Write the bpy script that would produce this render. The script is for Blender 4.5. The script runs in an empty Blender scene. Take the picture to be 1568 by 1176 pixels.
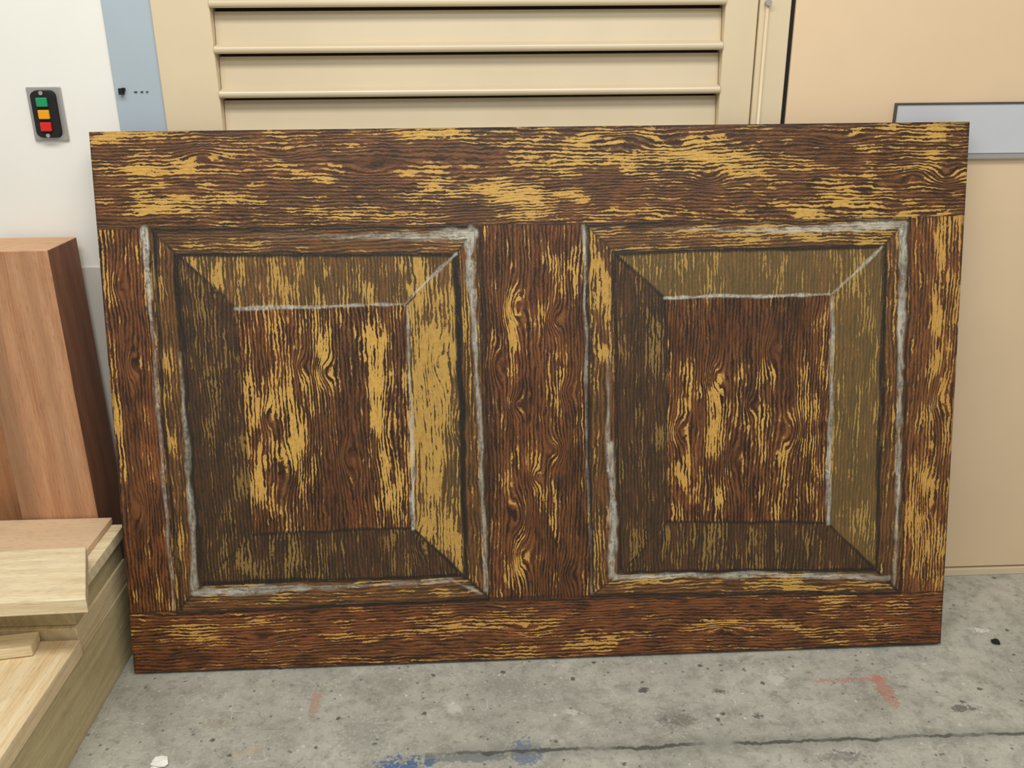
import bpy, bmesh, math, random
import numpy as np
from mathutils import Vector, Matrix
random.seed(4); rng=np.random.default_rng(11)
sc=bpy.context.scene
sc.view_settings.view_transform='Standard'
W=1.8; H=1.14756; T=0.03; TH=0.20661; PS=0.00654

def lin(c):
    o=[]
    for v in c[:3]:
        v=v/255.0
        o.append(v/12.92 if v<=0.04045 else ((v+0.055)/1.055)**2.4)
    return (o[0],o[1],o[2],1.0)

# ---------------------------------------------------------------- node DSL
class G:
    def __init__(s,name,rough=0.6):
        s.m=bpy.data.materials.new(name); s.m.use_nodes=True
        s.nt=s.m.node_tree; s.b=s.nt.nodes['Principled BSDF']; s.b.inputs['Roughness'].default_value=rough
    def n(s,t,**k):
        x=s.nt.nodes.new(t)
        for a,b in k.items(): setattr(x,a,b)
        return x
    def put(s,inp,v):
        if isinstance(v,S): s.nt.links.new(v.o,inp)
        else: inp.default_value=v
    def math(s,op,*a,clamp=False):
        x=s.n('ShaderNodeMath',operation=op,use_clamp=clamp)
        for i,v in enumerate(a): s.put(x.inputs[i],v)
        return S(s,x.outputs[0])
    def obj(s):
        x=s.n('ShaderNodeTexCoord'); q=s.n('ShaderNodeSeparateXYZ'); s.nt.links.new(x.outputs['Object'],q.inputs[0])
        return S(s,q.outputs[0]),S(s,q.outputs[1]),S(s,q.outputs[2])
    def vec(s,x,y,z):
        c=s.n('ShaderNodeCombineXYZ')
        for i,v in enumerate((x,y,z)): s.put(c.inputs[i],v)
        return S(s,c.outputs[0])
    def noise(s,v,scale=1.0,detail=2.0,rough=0.5,dist=0.0):
        x=s.n('ShaderNodeTexNoise'); s.put(x.inputs['Vector'],v); x.inputs['Scale'].default_value=scale
        x.inputs['Detail'].default_value=detail; x.inputs['Roughness'].default_value=rough; x.inputs['Distortion'].default_value=dist
        return S(s,x.outputs[0])
    def voro(s,v,scale=1.0):
        x=s.n('ShaderNodeTexVoronoi'); s.put(x.inputs['Vector'],v); x.inputs['Scale'].default_value=scale
        return S(s,x.outputs['Distance']),S(s,x.outputs['Color'])
    def sstep(s,v,a,b,lo=0.0,hi=1.0):
        x=s.n('ShaderNodeMapRange',interpolation_type='SMOOTHSTEP')
        s.put(x.inputs[0],v); s.put(x.inputs[1],a); s.put(x.inputs[2],b); s.put(x.inputs[3],lo); s.put(x.inputs[4],hi)
        return S(s,x.outputs[0])
    def mix(s,f,a,b,mode='MIX'):
        x=s.n('ShaderNodeMix',data_type='RGBA',blend_type=mode)
        s.put(x.inputs[0],f); s.put(x.inputs[6],a); s.put(x.inputs[7],b)
        return S(s,x.outputs[2])
    def attr(s,name):
        x=s.n('ShaderNodeAttribute',attribute_name=name); q=s.n('ShaderNodeSeparateColor'); s.nt.links.new(x.outputs['Color'],q.inputs[0])
        return S(s,q.outputs[0]),S(s,q.outputs[1]),S(s,q.outputs[2]),S(s,x.outputs['Alpha']),S(s,x.outputs['Fac'])
    def bump(s,h,strength=0.3,dist=0.002):
        x=s.n('ShaderNodeBump'); x.inputs['Strength'].default_value=strength; x.inputs['Distance'].default_value=dist
        s.put(x.inputs['Height'],h); s.nt.links.new(x.outputs[0],s.b.inputs['Normal'])
    def col(s,v): s.put(s.b.inputs['Base Color'],v)
class S:
    def __init__(s,g,o): s.g=g; s.o=o
    def __add__(s,b): return s.g.math('ADD',s,b)
    __radd__=__add__
    def __mul__(s,b): return s.g.math('MULTIPLY',s,b)
    __rmul__=__mul__
    def __sub__(s,b): return s.g.math('SUBTRACT',s,b)
    def __rsub__(s,b): return s.g.math('SUBTRACT',b,s)
def clampf(g,v): return g.math('ADD',v,0.0,clamp=True)

# ---------------------------------------------------------------- simple materials
def paint(name,c,rough=0.5,var=0.06,metal=0.0,spec=None):
    g=G(name,rough); x,y,z=g.obj(); v=g.vec(x,y,z)
    n=g.noise(v,3.0,4.0,0.6); n2=g.noise(v,60.0,2.0)
    c2=tuple(a*(1-var*2.2) for a in lin(c)[:3])+(1,)
    g.col(g.mix(g.sstep(n,0.35,0.75),lin(c),c2)); g.bump(n2,0.06,0.001); g.b.inputs['Metallic'].default_value=metal
    return g.m
def lumber(name,ca,cb,axis='y',freq=90,rough=0.6,stripes=0.0,contrast=1.0,dirt=0.25):
    g=G(name,rough); x,y,z=g.obj()
    al,ac,th={'x':(x,y,z),'y':(y,x,z),'z':(z,x,y)}[axis]
    d=g.noise(g.vec(ac*7.0,al*1.6,th*7.0),1.0,2.0)
    ph=(ac+th*0.6+d*0.11)*float(freq*2*math.pi)
    r=g.math('SINE',ph)*0.5+0.5
    f=g.sstep(g.noise(g.vec(ac*300.0,al*9.0,th*300.0),1.0,3.0,0.65),0.3,0.7)
    pores=g.sstep(g.noise(g.vec(ac*420.0,al*36.0,th*420.0),1.0,2.0,0.6),0.58,0.70)
    bl=g.noise(g.vec(ac*9.0,al*1.2,th*9.0),1.0,3.0)
    c=g.mix(clampf(g,(r*0.30+f*0.45+bl*0.8-0.25)*contrast),lin(ca),lin(cb))
    c=g.mix(pores*0.35,c,lin(tuple(v*0.68 for v in cb)))
    dn=g.noise(g.vec(x*22.0,y*22.0,z*22.0),1.0,4.0,0.7)
    c=g.mix(g.sstep(dn,0.52,0.72,0,dirt),c,lin(tuple(v*0.72 for v in ca)))
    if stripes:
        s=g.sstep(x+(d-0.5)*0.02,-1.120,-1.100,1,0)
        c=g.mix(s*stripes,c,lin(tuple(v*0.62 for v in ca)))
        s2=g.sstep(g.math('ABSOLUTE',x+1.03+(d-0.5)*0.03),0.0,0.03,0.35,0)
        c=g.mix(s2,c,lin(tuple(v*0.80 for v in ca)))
    g.col(c); g.bump(f+pores*0.5,0.3,0.0012); return g.m

M={}
M['white']=paint('white_wall_paint',(240,240,234),0.6,0.02)
M['wallshade']=paint('grey_wall_shade',(214,212,204),0.6,0.03)  # shadow on the lower white wall, put in as a grey colour
M['blue']=paint('blue_grey_paint',(174,189,200),0.5,0.03)
M['frame']=paint('beige_frame_paint',(221,204,171),0.4,0.03)
M['slat']=paint('cream_slat_paint',(210,195,165),0.3,0.03)
M['door']=paint('beige_door_paint',(230,204,168),0.45,0.02)
M['black']=paint('black_rubber',(14,13,12),0.7,0.1)
M['shadowgap']=paint('brown_gap_shade',(78,64,48),0.8,0.1)  # dark brown painting in the shadow line under each slat lip
M['steel']=paint('brushed_steel',(190,188,184),0.35,0.05,0.6)
M['plate']=paint('pale_plate',(203,206,211),0.35,0.03)
M['darkedge']=paint('dark_plate_edge',(84,80,74),0.5,0.1)
M['green']=paint('green_button',(20,150,95),0.4,0.02)
M['yellow']=paint('yellow_button',(235,165,20),0.4,0.02)
M['red']=paint('red_button',(215,35,25),0.4,0.02)

# floor
g=G('concrete_floor',0.55); x,y,z=g.obj(); v=g.vec(x,y,z)
a=g.noise(v,3.0,6.0,0.62); b=g.noise(v,26.0,5.0,0.65); c=g.noise(v,150.0,3.0,0.6)
col=g.mix(g.sstep(a,0.3,0.7),lin((160,160,150)),lin((190,188,177)))
col=g.mix(g.sstep(b,0.42,0.72,0,0.65),col,lin((130,131,121)))
b2=g.noise(g.vec(x*60.0+5.0,y*60.0,z),1.0,5.0,0.7)
col=g.mix(g.sstep(b2,0.53,0.70,0,0.55),col,lin((104,106,98)))
b3=g.noise(g.vec(x*7.0+2.0,y*7.0,z+4.0),1.0,5.0,0.7)
col=g.mix(g.sstep(b3,0.54,0.66,0,0.35),col,lin((126,124,112)))
col=g.mix(g.sstep(c,0.52,0.75,0,0.45),col,lin((216,214,202)))
d,cc=g.voro(v,30.0); spk=g.sstep(d+b*0.3,0.20,0.24,1,0)
col=g.mix(spk*0.7,col,lin((216,214,204)))
vo=g.vec(x+3.3,y+1.7,z); d,cc=g.voro(vo,15.0); col=g.mix(g.sstep(d+c*0.2,0.16,0.20,0.8,0),col,lin((70,72,68)))
d,cc=g.voro(g.vec(x+7.3,y+5.7,z),34.0); col=g.mix(g.sstep(d+c*0.1,0.13,0.18,0.75,0),col,lin((94,96,90)))
# scuffs: thin curved scratches
for k_,(sx_,sy_,sz_) in enumerate(((5.0,9.0,3.0),(8.0,5.0,13.0))):
    sw=g.noise(g.vec(x*sx_,y*sy_,sz_),1.0,2.0)
    sl=g.math('ABSOLUTE',sw-0.5); sm=g.sstep(g.noise(g.vec(x*6.0,y*6.0,9.0+sz_),1.0,2.0),0.50,0.60)
    col=g.mix(g.sstep(sl,0.0,0.006,0.42,0)*sm,col,lin((112,114,106) if k_==0 else (210,208,198)))
def blob(cx,cy,rx,ry,co,st,col,th=0.9):
    q=g.math('POWER',(x-cx)*(1/rx),2.0)+g.math('POWER',(y-cy)*(1/ry),2.0)
    m=g.sstep(q+(b-0.5)*7.0+(c-0.5)*4.5,th+0.6,th-0.6,0,st)
    return g.mix(m,col,lin(co))
for cx,cy,rx,ry,co,st in [(-.30,-.60,.055,.022,(60,95,140),.85),(-.06,-.575,.03,.03,(80,106,140),.7),(-.17,-.585,.09,.012,(92,104,112),.6),
    (.71,-.44,.016,.05,(176,112,92),.6),(.66,-.40,.08,.007,(184,122,102),.6),(-.49,-.42,.010,.05,(176,130,112),.6),(.80,-.20,.03,.02,(130,125,112),.5),
    (.25,-.50,.035,.02,(104,104,98),.6),(-.38,-.52,.05,.05,(138,140,132),.5),(.36,-.42,.014,.01,(66,66,62),.7),(1.02,-.24,.02,.012,(220,218,210),.9),
    (.2,-.41,.012,.008,(60,60,58),.8),(.42,-.5,.01,.008,(60,60,58),.7),(-.68,-.47,.03,.012,(150,140,120),.5),(.55,-.62,.05,.012,(90,92,86),.5),(.85,-.5,.03,.01,(60,62,60),.7),
    (-.6,-.55,.03,.01,(190,170,140),.5),(.05,-.47,.02,.01,(206,206,198),.7),(-.2,-.45,.016,.012,(206,206,198),.6),(.5,-.38,.02,.02,(206,206,198),.6),(-.1,-.38,.06,.02,(140,142,134),.5),(1.1,-.5,.08,.012,(60,62,60),.6)]:
    col=blob(cx,cy,rx,ry,co,st,col)
wob=g.noise(g.vec(x*9.0,0.0,0.0),1.0,5.0,0.7)
dist=g.math('ABSOLUTE',y+0.575+(wob-0.5)*0.045)
brk=g.sstep(g.noise(g.vec(x*8.0,4.0,0.0),1.0,3.0),0.36,0.5)
on=g.sstep(x,-0.30,-0.12)
col=g.mix(g.sstep(dist+(b-0.5)*0.016,0.0022,0.0060,0.9,0)*brk*on,col,lin((44,46,45)))
col=g.mix(g.sstep(dist,0.0,0.035,0.4,0)*on,col,lin((108,110,104)))
g.col(col); g.bump(b+c*0.4,0.25,0.002); M['floor']=g.m

# ---------------------------------------------------------------- mesh helpers
def new_obj(name,me,mats,parent=None):
    o=bpy.data.objects.new(name,me); sc.collection.objects.link(o)
    for m in mats: me.materials.append(m)
    if parent: o.parent=parent
    return o
def boxes(name,lst,mats,parent=None,bevel=0.0,smooth=False):
    """lst: (x0,x1,y0,y1,z0,z1,mat)"""
    bm=bmesh.new()
    for q in lst:
        x0,x1,y0,y1,z0,z1=q[:6]; mi=q[6] if len(q)>6 else 0
        r=bmesh.ops.create_cube(bm,size=1.0)
        for vv in r['verts']:
            vv.co=Vector(((x0+x1)/2+vv.co.x*(x1-x0),(y0+y1)/2+vv.co.y*(y1-y0),(z0+z1)/2+vv.co.z*(z1-z0)))
        for f in set(f for vv in r['verts'] for f in vv.link_faces): f.material_index=mi
    me=bpy.data.meshes.new(name); bm.to_mesh(me); bm.free()
    o=new_obj(name,me,mats,parent)
    if bevel:
        md=o.modifiers.new('bevel','BEVEL'); md.width=bevel; md.segments=3; md.limit_method='ANGLE'
    return o
def empty(name,loc=(0,0,0)):
    e=bpy.data.objects.new(name,None); e.location=loc; e.empty_display_size=0.1; sc.collection.objects.link(e); return e

# ---------------------------------------------------------------- room
boxes('floor',[(-2.6,2.6,-3.6,0.25,-0.06,0.0)],[M['floor']])
boxes('wall_back',[(-2.6,-0.864,0.0,0.12,0.0,2.8,0),(1.66,2.6,0.0,0.12,0.0,2.8,0),(-0.864,1.66,0.0,0.12,2.12,2.8,0),(-2.6,-0.866,-0.004,0.0,0.0,0.84,1)],[M['white'],M['wallshade']])
boxes('trim_1',[(-0.864,-0.7665,-0.006,0.12,0.0,2.12,0)],[M['blue']],bevel=0.002)
# louvered door
DR=0.381
dr=empty('door_1')
boxes('frame_jambs',[(-0.7665,-0.651,-0.014,0.12,0.0,2.12,0),(DR,0.448,-0.014,0.12,0.0,2.12,0),(0.450,0.514,-0.019,0.12,0.0,2.12,0),(-0.651,DR,-0.014,0.12,2.02,2.12,0)],[M['frame']],dr,0.003)
boxes('gap_seal',[(0.514,0.526,-0.004,0.12,0.0,2.12,0)],[M['black']],dr)
boxes('gap_shade_sheet',[(-0.651,DR,0.035,0.045,0.0,2.02,0)],[M['shadowgap']],dr)  # added dark sheet, stands in for shade in the slat gaps
pitch=0.0853
bm=bmesh.new()
def slat(zl):
    # flat leaf rising from a rolled lip to the shadow gap below the next lip
    pr=[(0.030,zl+pitch-0.0105),(0.014,zl+pitch-0.0125),(0.004,zl+0.012)]
    for k in range(0,9):
        an=math.radians(70+k*24); pr.append((-0.012+0.0078*math.cos(an),zl+0.0008+0.0078*math.sin(an)))
    pr+=[(0.012,zl-0.005),(0.016,zl+0.004),(0.026,zl+pitch-0.020)]
    A=[bm.verts.new((-0.650,p[0],p[1])) for p in pr]; B=[bm.verts.new((DR-0.001,p[0],p[1])) for p in pr]
    n=len(pr)
    for i in range(n):
        bm.faces.new((A[i],A[(i+1)%n],B[(i+1)%n],B[i]))
    bm.faces.new(A); bm.faces.new(B[::-1])
zl=1.281-pitch*14
while zl<1.95: slat(zl); zl+=pitch
bmesh.ops.recalc_face_normals(bm,faces=bm.faces)
me=bpy.data.meshes.new('slats'); bm.to_mesh(me); bm.free(); new_obj('slats',me,[M['slat']],dr)
def cyl(name,r,p0,p1,mat,parent,seg=16):
    p0=Vector(p0);p1=Vector(p1); me=bpy.data.meshes.new(name); bm=bmesh.new()
    bmesh.ops.create_cone(bm,cap_ends=True,segments=seg,radius1=r,radius2=r,depth=(p1-p0).length)
    q=(p1-p0).to_track_quat('Z','Y').to_matrix().to_4x4(); q.translation=(p0+p1)/2; bm.transform(q)
    for f in bm.faces: f.smooth=len(f.verts)==4
    bm.to_mesh(me); bm.free(); return new_obj(name,me,[mat],parent)
cyl('latch_rod',0.0035,(0.464,-0.0225,0.3),(0.464,-0.0225,1.362),M['frame'],dr)
cyl('latch_knob',0.006,(0.464,-0.018,1.362),(0.464,-0.031,1.362),M['steel'],dr)
boxes('rod_clips',[(0.457,0.471,-0.029,-0.018,0.6,0.616)],[M['steel']],dr,0.002)
# flush door
d2=empty('door_2')
boxes('leaf',[(0.526,1.66,-0.010,0.12,0.024,2.12,0)],[M['door']],d2,0.003)
boxes('bottom_gap',[(0.526,1.66,0.0,0.12,0.019,0.024,0)],[M['black']],d2)
boxes('trim_2',[(0.526,2.6,-0.014,0.0,0.0,0.020,0)],[M['frame']],None,0.002)
pl=empty('metal_sign_plate')
boxes('plate_face',[(0.760,1.31,-0.017,-0.0105,1.060,1.163,0)],[M['plate']],pl,0.002)
boxes('plate_rim',[(0.757,1.313,-0.020,-0.0105,1.163,1.166,1),(0.757,0.760,-0.020,-0.0105,1.055,1.163,1),(0.757,1.313,-0.022,-0.0105,1.050,1.0595,0)],[M['steel'],M['darkedge']],pl)
boxes('wall_hook',[(-0.852,-0.844,-0.018,-0.004,1.198,1.210),(-0.847,-0.841,-0.014,-0.004,1.205,1.211),(-0.824,-0.818,-0.009,-0.004,1.2018,1.2036),(-0.811,-0.806,-0.009,-0.004,1.2018,1.2036),(-0.800,-0.796,-0.009,-0.004,1.2018,1.2036)],[M['black']],None,0.0005)
# push button station
pb=empty('push_button_station')
boxes('back_plate',[(-1.041,-0.972,-0.006,0.0,1.108,1.214)],[M['steel']],pb,0.002)
bm=bmesh.new(); cx0,cz0,hw,hh,ch=-1.0065,1.161,0.0245,0.047,0.012
pts=[]
for sx,sz,a0 in ((1,1,0),(-1,1,90),(-1,-1,180),(1,-1,270)):
    for k in range(6):
        an=math.radians(a0+k*18); pts.append((cx0+sx*(hw-ch)+ch*math.cos(an),cz0+sz*(hh-ch)+ch*math.sin(an)))
A=[bm.verts.new((p[0],-0.006,p[1])) for p in pts]; B=[bm.verts.new((cx0+(p[0]-cx0)*.93,-0.018,cz0+(p[1]-cz0)*.96)) for p in pts]
n=len(pts)
for i in range(n): bm.faces.new((A[i],A[(i+1)%n],B[(i+1)%n],B[i]))
bm.faces.new(B); bm.faces.new(A[::-1]); bmesh.ops.recalc_face_normals(bm,faces=bm.faces)
me=bpy.data.meshes.new('housing'); bm.to_mesh(me); bm.free(); new_obj('housing',me,[M['black']],pb)
for nm,zc in (('green',1.185),('yellow',1.161),('red',1.137)):
    boxes('button_'+nm,[(cx0-.011,cx0+.011,-0.024,-0.017,zc-.009,zc+.009)],[M[nm]],pb,0.002)
cyl('screw_top',0.004,(cx0,-0.0175,1.2025),(cx0,-0.020,1.2025),M['steel'],pb); cyl('screw_bottom',0.004,(cx0,-0.0175,1.1195),(cx0,-0.020,1.1195),M['steel'],pb)

# ---------------------------------------------------------------- painted panel
cor=np.array([(137,203),(1485,186),(1440,985),(205,1031)],float)  # photo survey of TL TR BR BL
uv=np.array([(0,H),(W,H),(W,0),(0,0)],float)
A_=[];b_=[]
for (u,v_),(px,py) in zip(uv,cor):
    A_.append([u,v_,1,0,0,0,-u*px,-v_*px]); b_.append(px); A_.append([0,0,0,u,v_,1,-u*py,-v_*py]); b_.append(py)
h=np.linalg.solve(np.array(A_),np.array(b_)); Hm=np.append(h,1).reshape(3,3); Hi=np.linalg.inv(Hm)
def to_uv(p):
    p=np.atleast_2d(np.array(p,float)); q=np.c_[p,np.ones(len(p))]@Hi.T; return q[:,:2]/q[:,2:]
PXM=750.0
def vnoise(X,Y,seed):
    r=np.random.default_rng(seed); g_=r.random((64,64)); xi=np.floor(X).astype(int);yi=np.floor(Y).astype(int);fx=X-xi;fy=Y-yi
    fx=fx*fx*(3-2*fx);fy=fy*fy*(3-2*fy); i0=xi%64;i1=(xi+1)%64;j0=yi%64;j1=(yi+1)%64
    return (g_[i0,j0]*(1-fx)+g_[i1,j0]*fx)*(1-fy)+(g_[i0,j1]*(1-fx)+g_[i1,j1]*fx)*fy
NU,NV=840,536
U1=np.linspace(0,W,NU+1);V1=np.linspace(0,H,NV+1)
UU,VV=np.meshgrid(U1,V1); U=UU.ravel();V=VV.ravel()
def sdquad(q,U,V):
    p=to_uv(q); c=p.mean(0); s=np.full(U.shape,1e9)
    for i in range(len(p)):
        a=p[i];b=p[(i+1)%len(p)];n_=np.array([-(b-a)[1],(b-a)[0]]);n_/=np.linalg.norm(n_)
        if (c-a)@n_<0:n_=-n_
        s=np.minimum(s,(U-a[0])*n_[0]+(V-a[1])*n_[1])
    return s
LO=[(229,350),(732,346),(748,915),(270,937)]; LM=[(274,391),(697,389),(711,882),(309,896)]; LF=[(360,471),(624,468),(633,808),(386,818)]
RO=[(899,345),(1391,334),(1377,906),(907,911)]; RM=[(941,387),(1352,376),(1341,872),(948,877)]; RF=[(1019,456),(1275,450),(1267,799),(1022,800)]
def ring(o,i):
    return [[o[0],o[1],i[1],i[0]],[o[1],o[2],i[2],i[1]],[o[3],o[2],i[2],i[3]],[o[0],o[3],i[3],i[0]]] # top right bottom left
def regions():
    R=[]
    R.append(([(137,203),(1485,186),(1479,329),(150,352)],0,.52,0,0.04,.30))
    R.append(([(197,940),(1444,904),(1440,985),(205,1031)],0,.38,0,0,.95))
    R.append(([(148,352),(229,350),(270,937),(197,940)],1,.34,0,0,.6))
    R.append(([(732,346),(899,345),(907,911),(748,915)],1,.38,0,0,.4))
    R.append(([(1391,334),(1479,329),(1444,905),(1377,906)],1,.58,0,.08,1.))
    for k,(O,M_,F) in enumerate(((LO,LM,LF),(RO,RM,RF))):
        mo=ring(O,M_); be=ring(M_,F)
        for j,q in enumerate(mo): R.append((q,0 if j in(0,2) else 1,[.48,.46,.52,.48][j],[.06,.06,.03,.06][j],.16,.5))
        if k==0: pr=[(.56,.06,.30),(.74,.03,.34),(.50,.58,.10),(.42,.60,.10)]
        else: pr=[(.54,.10,.58),(.52,.06,.56),(.46,.55,.12),(.46,.58,.12)]
        for j,q in enumerate(be): R.append((q,1,pr[j][0],pr[j][1],pr[j][2],.35))
        R.append((F,1,.46 if k==0 else .43,0,0,.3))
    return R
R=regions()
fu,fv=np.meshgrid((U1[:-1]+U1[1:])/2,(V1[:-1]+V1[1:])/2); fu=fu.ravel();fv=fv.ravel()
fdir=np.zeros(fu.shape);fseed=np.zeros(fu.shape);best=np.full(fu.shape,-1e9)
wsum=np.zeros(U.shape)+1e-6; acc=[np.zeros(U.shape) for _ in range(4)]
dirv=np.zeros(U.shape)
for k,(q,d,yl,dk,ol,rd) in enumerate(R):
    s=sdquad(q,fu,fv); m=s>best; best[m]=s[m]; fdir[m]=d; fseed[m]=k*3.17+1
    w=np.clip(sdquad(q,U,V)/0.003+.5,0,1); wsum+=w
    if d: dirv=np.maximum(dirv,w)
    for a_,val in zip(acc,(yl,dk,ol,rd)): a_+=w*val
Yl,Dk,Ol,Rd=[a_/wsum for a_ in acc]
B=[ # painted light and dark streaks: x, y, radii, amount
(490,525,9,60,.6),(470,490,14,30,.3),(573,560,11,75,.6),(592,700,11,70,.6),(455,700,16,80,.3),(398,760,10,55,.35),(430,560,12,90,.25),(520,730,26,110,-.25),(545,620,14,60,-.3),(600,500,20,60,.05),(380,600,12,90,.15),(470,780,20,60,-.2),(610,780,15,40,.2),(535,520,10,50,-.2),
(660,640,20,90,.3),(668,470,14,40,-.15),(655,760,18,60,.2),
(787,480,9,40,.65),(789,535,7,35,.5),(851,630,9,45,.65),(795,870,11,35,.6),(858,550,7,30,.5),(847,745,5,60,.6),(798,780,8,40,.45),(765,640,20,120,-.2),(820,430,30,60,-.15),(870,740,20,120,-.15),(800,390,20,30,.2),(858,820,8,60,.3),(880,500,8,90,.2),
(1092,640,9,60,.7),(1096,580,7,30,.4),(1183,580,5,25,.5),(1060,740,14,50,.25),(1200,690,12,60,.25),(1140,500,90,50,-.22),(1140,740,25,70,-.12),(1250,640,10,110,.3),(1100,770,12,40,.3),(1165,700,8,80,.25),(1040,690,10,60,.3),
(240,258,60,8,.4),(180,215,40,6,.35),(330,262,70,9,.3),(480,270,30,8,.35),(640,208,150,5,.25),(700,235,90,12,-.35),(560,238,60,12,-.25),(500,300,60,12,-.2),(830,248,60,9,.35),(870,215,60,8,.3),(1035,222,60,18,.45),(1120,240,50,12,.3),(960,280,50,14,-.3),(780,292,60,8,.3),(870,300,60,6,.25),(1250,225,60,14,-.25),(1200,290,70,8,.3),(1080,280,25,16,-.25),(1330,200,50,6,.3),(1350,270,40,20,-.1),(1440,210,20,10,.35),(250,320,100,8,.2),(420,335,80,8,-.15),(620,330,100,8,.2),(1000,325,120,7,.25),(1300,310,80,8,.25),(280,205,60,5,.25),(1440,270,25,30,-.2),(300,232,40,8,-.3),(640,262,40,8,.3),
(182,650,6,60,.5),(215,900,8,40,.5),(212,560,8,40,.3),(225,650,5,50,.35),(190,450,20,60,-.1),(196,760,14,60,-.1),(175,560,10,60,.1),
(1437,380,12,60,.35),(1437,520,10,70,.4),(1405,560,12,130,-.25),(1430,690,12,90,.2),(1455,450,10,70,-.2),(1408,840,10,50,.3),(1398,430,12,80,-.15),(1430,640,25,30,.15),
(700,962,110,9,.45),(400,1002,50,8,.4),(1150,958,80,8,.45),(980,975,60,8,.3),(560,975,60,6,.35),(300,985,40,8,.2),(230,985,30,30,-.2),(1410,945,30,25,-.2),(800,935,60,8,-.1),(1300,950,60,8,.1),(900,965,60,8,.2),
(330,378,50,8,.25),(600,372,50,8,-.2),(520,372,30,8,.3),(255,640,8,90,.2),(719,640,8,120,.15),(600,905,60,8,.3),(930,450,8,50,.4),(930,700,8,60,-.2),(1250,360,40,8,.2),(1365,700,8,90,.15),(1150,890,80,8,.25),
(340,430,20,20,.2),(430,430,10,30,.25),(560,430,10,30,.3),(640,410,30,10,.2),(520,420,20,30,-.2),(380,860,20,20,.15),(460,850,16,25,.2),(1150,850,20,20,.2),(320,560,12,90,.15),(300,720,10,80,-.15)]
for (bx,by,rx,ry,am) in B:
    c=to_uv([(bx,by)])[0]; e=((U-c[0])*PXM/rx)**2+((V-c[1])*PXM/ry)**2
    Yl+=am*.9*np.exp(-e*.7)
# knots: the grain contours close around these points
KN=[(787,470,11,24,.024),(795,790,10,28,-.022),(797,850,11,22,.022),(850,490,9,13,.020),(852,690,10,15,-.020),(495,570,10,15,.020),(590,660,14,50,.018),(1095,578,10,18,.023),(1038,660,9,15,.018),(1215,660,10,20,-.020),(1120,700,12,36,.015),
(955,212,26,9,-.011),(1085,272,18,10,.015),(1400,265,18,10,-.013),(1450,270,14,12,.015),(560,262,22,7,.010),(310,238,20,7,-.011),(1290,215,26,8,.010),(1040,225,34,9,.010),(430,235,22,7,.010),
(640,830,8,16,.012),(460,560,8,13,.014),(400,980,28,6,.010),(800,965,28,6,.010),(1110,962,22,6,-.010),(200,560,7,16,.014),(215,780,7,20,-.014),(1437,610,10,20,.017),(1420,760,8,32,.014),(870,880,10,16,.014),(700,650,8,20,.013),(668,560,10,24,.014),(445,720,11,28,-.015),(180,440,8,20,.014),(530,700,8,20,.014),(1180,540,8,20,.014),(760,560,8,20,.014),(870,600,8,14,.014),(790,620,8,10,.016),(1150,620,7,12,.014),(410,640,7,14,.014),(820,730,7,10,.014)]
Kn=np.zeros(U.shape)
for (bx,by,rx,ry,am) in KN:
    c=to_uv([(bx,by)])[0]; e=((U-c[0])*PXM/rx)**2+((V-c[1])*PXM/ry)**2
    Kn+=am*np.exp(-e*.5); Yl-=.35*np.exp(-e*4.0)
al=np.where(dirv>.5,V,U);ac=np.where(dirv>.5,U,V)
Yl+=(vnoise(al*7+3,ac*28+9,1)-.5)*.42+(vnoise(al*22+3,ac*70+1,2)-.5)*.52
Rd+=(vnoise(al*4+3,ac*14+9,5)-.5)*.8
wx=(vnoise(U*14,V*14,7)-.5)*.005+(vnoise(U*50,V*50,8)-.5)*.0014; wy=(vnoise(U*14+9,V*14,9)-.5)*.005+(vnoise(U*50,V*50+9,10)-.5)*.0014
Wh=np.zeros(U.shape);Ln=np.zeros(U.shape)
def stroke(arr,pts,w0,w1,a0,a1,fray=.3,soft=.3):
    if arr is Wh: w0*=.86;w1*=.86;a0*=.92;a1*=.92;fray=.55
    p=to_uv(pts); L=[np.linalg.norm(p[i+1]-p[i]) for i in range(len(p)-1)]; Lt=sum(L); s0=0
    X=U+wx;Y=V+wy; bd=np.zeros(U.shape)
    for i,l in enumerate(L):
        a=p[i];d=(p[i+1]-a)/l; t=np.clip((X-a[0])*d[0]+(Y-a[1])*d[1],0,l)
        dist=np.hypot(X-a[0]-d[0]*t,Y-a[1]-d[1]*t)*PXM
        f=(s0+t)/Lt; w=(w0+(w1-w0)*f)/2*(1+(vnoise(U*35+i,V*35,12)-.5)*2*fray); am=a0+(a1-a0)*f
        m=np.clip((w*(1+soft)-dist)/(w*soft*2+.5),0,1)*am
        bd=np.maximum(bd,m); s0+=l
    np.maximum(arr,bd,out=arr)
for q,w,a in ((LO,4,.6),(RO,4,.55),(LM,5,.85),(RM,5,.8)):
    stroke(Ln,[q[0],q[1],q[2],q[3],q[0]],w,w,a,a)
stroke(Ln,[(698,396),(705,560),(713,884)],11,9,1.,.95); stroke(Ln,[(736,350),(745,560),(752,915)],6,5,.8,.6)
stroke(Ln,[(270,392),(278,500),(305,893)],10,7,.95,.85); stroke(Ln,[(270,390),(697,390)],8,7,.95,.95)
stroke(Ln,[(234,353),(500,349),(729,348)],7,6,.9,.8); stroke(Ln,[(238,352),(250,640),(278,934)],7,6,.9,.85)
stroke(Ln,[(310,893),(711,880)],6,5,.8,.9); stroke(Ln,[(272,940),(748,918)],6,6,.85,.9)
stroke(Ln,[(274,391),(360,471)],5,4,.8,.65); stroke(Ln,[(386,818),(309,896)],3,3,.5,.4); stroke(Ln,[(633,808),(711,882)],5,5,.9,.85)
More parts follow.
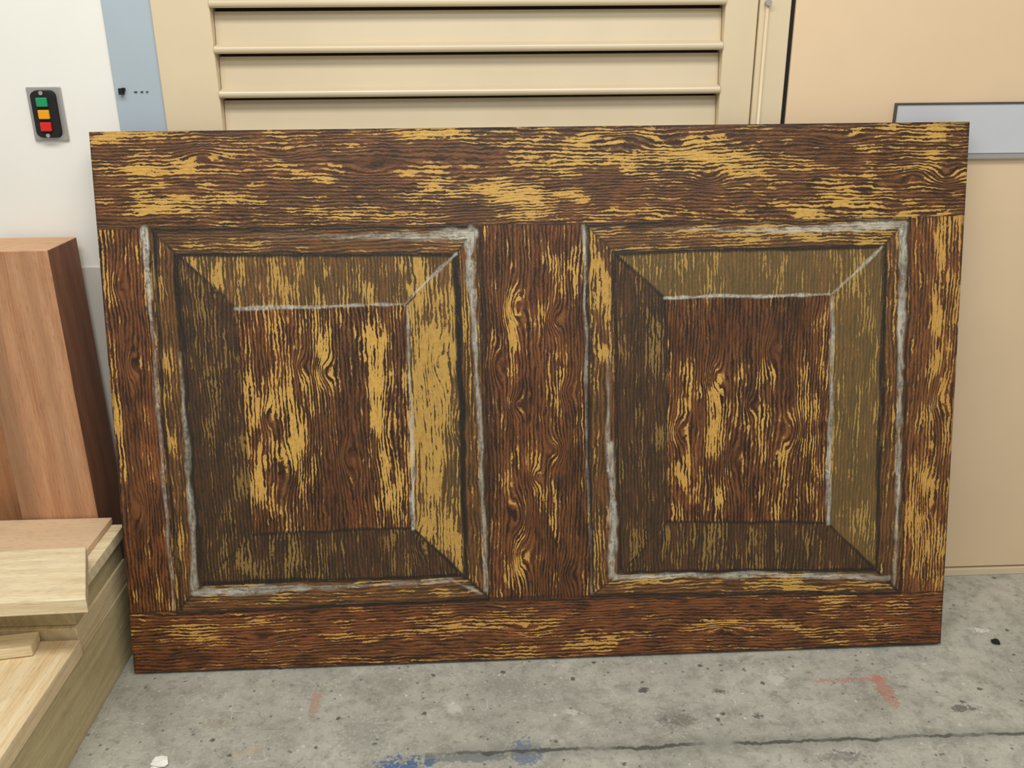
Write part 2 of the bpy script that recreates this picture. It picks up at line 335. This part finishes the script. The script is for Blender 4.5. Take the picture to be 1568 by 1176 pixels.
stroke(Ln,[(229,350),(274,391)],4,4,.65,.65); stroke(Ln,[(732,346),(697,389)],4,4,.5,.6); stroke(Ln,[(748,915),(711,882)],5,5,.85,.85); stroke(Ln,[(270,937),(309,896)],5,4,.8,.7)
stroke(Ln,[(386,818),(633,808)],5,6,.7,.8); stroke(Ln,[(360,473),(386,818)],4,4,.65,.55)
stroke(Ln,[(899,346),(1170,341),(1388,334)],6,5,.85,.65); stroke(Ln,[(898,345),(906,911)],7,6,.85,.8); stroke(Ln,[(941,388),(1352,377)],7,7,.9,.95)
stroke(Ln,[(940,387),(947,877)],8,6,.85,.65); stroke(Ln,[(1354,377),(1349,640),(1342,872)],9,7,.9,.85); stroke(Ln,[(948,877),(1341,872)],7,7,.9,.9)
stroke(Ln,[(907,912),(1378,907)],6,6,.9,.95); stroke(Ln,[(1392,334),(1385,640),(1378,906)],5,5,.75,.85); stroke(Ln,[(941,387),(1019,456)],5,4,.85,.65); stroke(Ln,[(1267,799),(1341,872)],4,5,.75,.85); stroke(Ln,[(1022,800),(948,877)],3,3,.45,.45)
stroke(Ln,[(899,345),(941,387)],4,4,.6,.5); stroke(Ln,[(1391,334),(1352,376)],4,4,.5,.6); stroke(Ln,[(1377,906),(1341,872)],5,5,.85,.9); stroke(Ln,[(907,911),(948,877)],4,4,.7,.7)
stroke(Ln,[(1022,800),(1267,799)],5,5,.8,.8); stroke(Ln,[(1019,458),(1022,800)],4,4,.65,.55)
stroke(Ln,[(148,352),(229,350)],3,3,.5,.5); stroke(Ln,[(1391,334),(1479,329)],3,3,.5,.5); stroke(Ln,[(197,940),(270,937)],3,3,.6,.6); stroke(Ln,[(1377,906),(1443,905)],3,3,.5,.5); stroke(Ln,[(732,346),(899,345)],3,3,.4,.4); stroke(Ln,[(748,916),(907,912)],3,3,.5,.5)
# worn darker board edges
for a_,b_2 in (((137,203),(1485,186)),((1485,186),(1440,985)),((1440,985),(205,1031)),((205,1031),(137,203))):
    stroke(Ln,[a_,b_2],5,5,.6,.6,.9,.8)
# highlights
stroke(Wh,[(222,350),(226,400),(235,520)],9,7,.95,.65); stroke(Wh,[(235,520),(250,730),(266,934)],5,5,.6,.45)
stroke(Wh,[(276,540),(288,700),(298,902)],5,13,.3,.75); stroke(Wh,[(298,908),(420,902),(520,898)],18,9,.85,.55); stroke(Wh,[(520,898),(690,889)],7,9,.45,.55); stroke(Wh,[(690,888),(738,910)],6,5,.65,.65)
stroke(Wh,[(400,362),(540,362),(640,361)],5,11,.12,.6); stroke(Wh,[(600,362),(725,358)],9,17,.55,.9)
stroke(Wh,[(722,352),(718,400),(730,560)],14,9,.95,.75); stroke(Wh,[(730,560),(737,720),(744,905)],8,6,.65,.55)
stroke(Wh,[(360,472),(500,469),(622,467)],6,5,1.,.85); stroke(Wh,[(622,467),(660,425),(698,389)],3,8,.85,.9); stroke(Wh,[(625,470),(629,640),(633,808)],5,8,.65,.85)
stroke(Wh,[(893,346),(897,500),(898,640)],6,4,.85,.45); stroke(Wh,[(898,640),(905,905)],4,4,.4,.35)
stroke(Wh,[(932,540),(931,640),(932,720)],4,8,.3,.75); stroke(Wh,[(934,680),(938,770),(936,880)],10,17,.8,.8); stroke(Wh,[(940,884),(1150,880),(1360,884)],11,10,.8,.75)
stroke(Wh,[(1000,352),(1170,352),(1290,348)],5,13,.2,.75); stroke(Wh,[(1170,352),(1300,348),(1385,343)],12,13,.75,.9)
stroke(Wh,[(1383,345),(1381,450),(1378,560)],14,12,.95,.85); stroke(Wh,[(1378,560),(1375,720),(1369,895)],10,5,.75,.55)
stroke(Wh,[(1019,456),(1150,453),(1273,450)],5,6,1.,.9); stroke(Wh,[(1276,448),(1350,378)],6,8,.8,.85); stroke(Wh,[(1275,452),(1271,640),(1268,800)],6,9,.6,.9)
Yl=np.clip(Yl,0.02,1.0);Rd=np.clip(Rd,0,1)
me=bpy.data.meshes.new('painted_face'); nvv=(NU+1)*(NV+1)
co=np.zeros((nvv,3),np.float32); co[:,0]=U-W/2; co[:,2]=V
idx=np.arange(nvv).reshape(NV+1,NU+1); quads=np.stack([idx[:-1,:-1],idx[:-1,1:],idx[1:,1:],idx[1:,:-1]],-1).reshape(-1,4)
nf=len(quads)
me.vertices.add(nvv); me.vertices.foreach_set('co',co.ravel())
me.loops.add(nf*4); me.loops.foreach_set('vertex_index',quads.ravel().astype(np.int32))
me.polygons.add(nf); me.polygons.foreach_set('loop_start',(np.arange(nf)*4).astype(np.int32))
me.update(calc_edges=True)
def fa(name,arrs,dom='POINT'):
    a=me.attributes.new(name,'FLOAT_COLOR',dom); d=np.stack(arrs,-1).astype(np.float32); a.data.foreach_set('color',d.ravel())
one=np.ones(nvv)
fa('pm1',(Yl,Dk,Ol,one)); fa('pm2',(Wh,Ln,Rd,one)); fa('pm3',(Kn*10+.5,Kn*0,Kn*0,one))
fa('reg',(fdir,fseed/100,np.zeros(nf),np.ones(nf)),'FACE')
me.validate()

g=G('scenic_wood_grain_paint',0.5)
x,y,z=g.obj()
yl,dk,ol,_,_=g.attr('pm1'); wh,ln,rd,_,_=g.attr('pm2'); dr_,sd,_,_,_=g.attr('reg'); kn,_,_,_,_=g.attr('pm3')
sd=sd*100.0; kn=(kn-0.5)*0.1
inv=1.0-dr_
al=x*inv+z*dr_; ac=z*inv+x*dr_
f1=g.noise(g.vec(ac*8.0,al*1.6,sd),1.0,1.0,0.5)
f2=g.noise(g.vec(ac*45.0,al*14.0,sd+5.0),1.0,2.0,0.5)
f3=g.noise(g.vec(ac*120.0,al*80.0,sd+15.0),1.0,3.0,0.6)
cc=ac+(f1-0.5)*0.030+(f2-0.5)*0.013+(f3-0.5)*0.0060+kn
rgA=g.math('SINE',cc*(2*math.pi/0.0118))*0.5+0.5
rgB=g.math('SINE',cc*(2*math.pi/0.0074)+f1*9.0)*0.5+0.5
streak=g.noise(g.vec(cc*190.0,al*20.0,sd),1.0,2.0,0.6); ss=g.sstep(streak,0.32,0.68)
patch=g.noise(g.vec(cc*50.0,al*18.0,sd+2.0),1.0,2.0,0.6); pp=g.sstep(patch,0.3,0.7)
chat=g.noise(g.vec(ac*150.0,al*100.0,sd+8.0),1.0,3.0,0.7); ch=g.sstep(chat,0.3,0.7)
big=g.sstep(g.noise(g.vec(ac*14.0,al*5.0,sd+21.0),1.0,2.0,0.5),0.35,0.65)
blt=g.sstep(g.noise(g.vec(ac*26.0,al*11.0,sd+31.0),1.0,3.0,0.6),0.5,0.68)
val=rgA*0.10+rgB*0.28+ss*0.24+pp*0.22+ch*0.18-blt*0.12
thr=1.045-yl*0.73
ym=g.sstep(val-thr,-0.04,0.06)
tan=g.sstep(rgB*0.50+ss*0.32+ch*0.18,0.46,0.70)*clampf(g,yl*0.9+0.15)*(1.0-blt*0.45)
brown=g.mix(rd,lin((70,40,21)),lin((110,62,31)))
brown=g.mix(big*0.35,brown,lin((100,61,31)))
brown=g.mix(g.sstep(pp+ch*0.4,0.5,1.0,0,0.6),brown,lin((44,27,17)))
brown=g.mix(blt*0.5,brown,lin((42,26,17)))
brown=g.mix(g.sstep(rgB*0.6+ss*0.4,0.40,0.10,0,0.8),brown,lin((28,18,12)))
c0=g.mix(tan*0.80,brown,g.mix(rd,lin((148,105,54)),lin((162,103,50))))
yel=g.mix(rd*0.5,lin((212,170,84)),lin((200,146,66)))
yel=g.mix(g.sstep(chat,0.42,0.7,0,0.5),yel,lin((158,113,52)))
c0=g.mix(ym*0.92,c0,yel)
c0=g.mix(ol*0.68,c0,lin((132,115,66)))
c0=g.mix(dk,c0,lin((40,34,26)))
c0=g.mix(ln*g.sstep(streak,0.25,0.5,0.7,1.0),c0,lin((28,25,21)))
whc=g.mix(pp,lin((154,154,141)),lin((204,203,190)))
c0=g.mix(clampf(g,wh*g.sstep(ss*0.45+ch*0.55,0.20,0.62,0.42,1.0)),c0,whc)
g.col(c0); g.bump(ss*0.5+rgB*0.6+ch*0.5,0.5,0.0014)
g.b.inputs['Specular IOR Level'].default_value=0.38
M['panel']=g.m
pe=empty('painted_wood_panel')
fo=new_obj('painted_face',me,[M['panel']],pe)
edge=lumber('panel_edge_stain',(92,52,26),(52,28,16),'x',60)
boxes('board_core',[(-W/2,W/2,0.0004,T,0.0,H)],[edge],pe,0.0012)
th,ps=TH,PS
d_=0.03+T+H*math.sin(th)+W/2*math.sin(ps)
Uv=Vector((math.cos(ps),math.sin(ps),0)); Vv=Vector((-math.sin(ps)*math.sin(th),math.cos(ps)*math.sin(th),math.cos(th)))
Nn=-(Uv.cross(Vv)) # local +Y goes to the back
mt=Matrix(((Uv.x,Nn.x,Vv.x,0),(Uv.y,Nn.y,Vv.y,-d_),(Uv.z,Nn.z,Vv.z,T*math.sin(th)+0.0005),(0,0,0,1)))
pe.matrix_world=mt

# ---------------------------------------------------------------- timber
cedar=lumber('cedar_wood',(206,158,118),(162,110,76),'z',26,0.65,0.55,0.95)
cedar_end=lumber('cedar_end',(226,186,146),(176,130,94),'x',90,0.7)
cedar_shaded=lumber('cedar_shaded',(152,100,70),(114,70,46),'z',40)  # darker copy of the cedar, shade of the side faces coloured in
pine=lumber('pine_wood',(243,229,194),(212,180,130),'y',30)
pinex=lumber('pine_wood_cross',(245,234,200),(214,188,142),'x',30)
mdf=lumber('tan_mdf',(224,196,160),(210,178,140),'x',10,0.7,0,0.8)
ply=lumber('pale_side_board',(206,192,148),(176,158,114),'y',50)
ply2=lumber('pale_ply_layer',(230,214,176),(198,176,130),'y',40)
darkw=lumber('brown_board',(190,138,96),(160,108,70),'z',40)
blk=boxes('cedar_timber_block',[(-1.150,-0.985,-0.16,-0.02,0.0,0.911)],[cedar,cedar_end,cedar_shaded],None,0.003)
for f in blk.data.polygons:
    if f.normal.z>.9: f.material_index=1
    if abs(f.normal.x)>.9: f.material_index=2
boxes('lumber_board',[(-1.36,-1.158,-0.10,-0.03,0.0,0.80)],[darkw],None,0.002)
st=empty('lumber_stack')
boxes('lower_timbers',[(-1.5,-0.932,-1.15,-0.172,0.0,0.163,0)],[ply],st,0.003)
boxes('pine_top_board',[(-1.5,-0.925,-1.15,-0.452,0.164,0.2)],[pine],st,0.002)
boxes('rear_riser',[(-1.5,-0.934,-0.44,-0.18,0.164,0.218,0),(-1.5,-0.938,-0.43,-0.18,0.219,0.272,1)],[ply2,ply],st,0.0015)
boxes('tan_sheet',[(-1.5,-0.952,-0.44,-0.165,0.300,0.314)],[mdf],st,0.002)
boxes('pale_edge_board',[(-1.5,-0.926,-0.435,-0.170,0.273,0.299)],[pinex],st,0.002)
oc=boxes('pine_offcut',[(-0.5,0.0,-0.19,0.0,0.0,0.030)],[pinex],st,0.002)
oc.location=(-0.932,-0.345,0.315); oc.rotation_euler=(0,0,math.radians(2))
for v_ in oc.data.vertices:
    if v_.co.x>-0.1: v_.co.x+= -v_.co.y*0.36
so=boxes('small_board_end',[(-0.3,0.0,-0.12,0.0,0.0,0.030)],[pine],st,0.006)
so.location=(-0.955,-0.80,0.201); so.rotation_euler=(0,0,math.radians(-28))
sp=boxes('split_offcut',[(-0.4,0.0,-0.05,0.0,0.0,0.022)],[pinex],st,0.003)
sp.location=(-1.0,-0.452,0.2015); sp.rotation_euler=(0,0,math.radians(9))
def chip(name,loc,r,mat,seed):
    rr=random.Random(seed); bm=bmesh.new(); bmesh.ops.create_icosphere(bm,subdivisions=2,radius=r)
    for v_ in bm.verts:
        v_.co*=0.7+rr.random()*.6; v_.co.z=v_.co.z*.35+r*.35
        if v_.co.z<0: v_.co.z=0
    me=bpy.data.meshes.new(name); bm.to_mesh(me); bm.free(); o=new_obj(name,me,[mat]); o.location=loc; return o
chip('plaster_chip',(-0.76,-0.575,0),0.016,M['white'],1)
chip('dirt_clump',(1.03,-0.29,0),0.010,M['black'],2)

# ---------------------------------------------------------------- light
w=bpy.data.worlds.new('room_light'); sc.world=w; w.use_nodes=True
w.node_tree.nodes['Background'].inputs[0].default_value=(1.0,0.975,0.93,1); w.node_tree.nodes['Background'].inputs[1].default_value=0.42
def area(name,loc,rot,sx,sy,e,c=(1,.965,.90)):
    l=bpy.data.lights.new(name,'AREA'); l.shape='RECTANGLE'; l.size=sx; l.size_y=sy; l.energy=e; l.color=c
    o=bpy.data.objects.new(name,l); sc.collection.objects.link(o); o.location=loc; o.rotation_euler=rot; return o
area('ceiling_light_1',(-0.3,-1.5,2.75),(math.radians(15),0,0),2.6,0.5,46)
area('ceiling_light_2',(0.2,-3.0,2.75),(math.radians(35),0,0),2.6,0.6,25)

# ---------------------------------------------------------------- camera
f,cx,cy,cz,pi_,ya,ro=1368.87485,-0.13119,-1.95428,1.26915,0.35352,0.03783,-0.00826
fw=Vector((math.cos(pi_)*math.sin(ya),math.cos(pi_)*math.cos(ya),-math.sin(pi_)))
r0=Vector((math.cos(ya),-math.sin(ya),0));u0=r0.cross(fw)
r=r0*math.cos(ro)+u0*math.sin(ro);u=-r0*math.sin(ro)+u0*math.cos(ro)
cd=bpy.data.cameras.new('camera'); cam=bpy.data.objects.new('camera',cd); sc.collection.objects.link(cam)
cd.sensor_width=36; cd.sensor_fit='HORIZONTAL'; cd.lens=36*f/1568; cd.clip_start=0.02
cam.matrix_world=Matrix(((r.x,u.x,-fw.x,cx),(r.y,u.y,-fw.y,cy),(r.z,u.z,-fw.z,cz),(0,0,0,1)))
sc.camera=cam
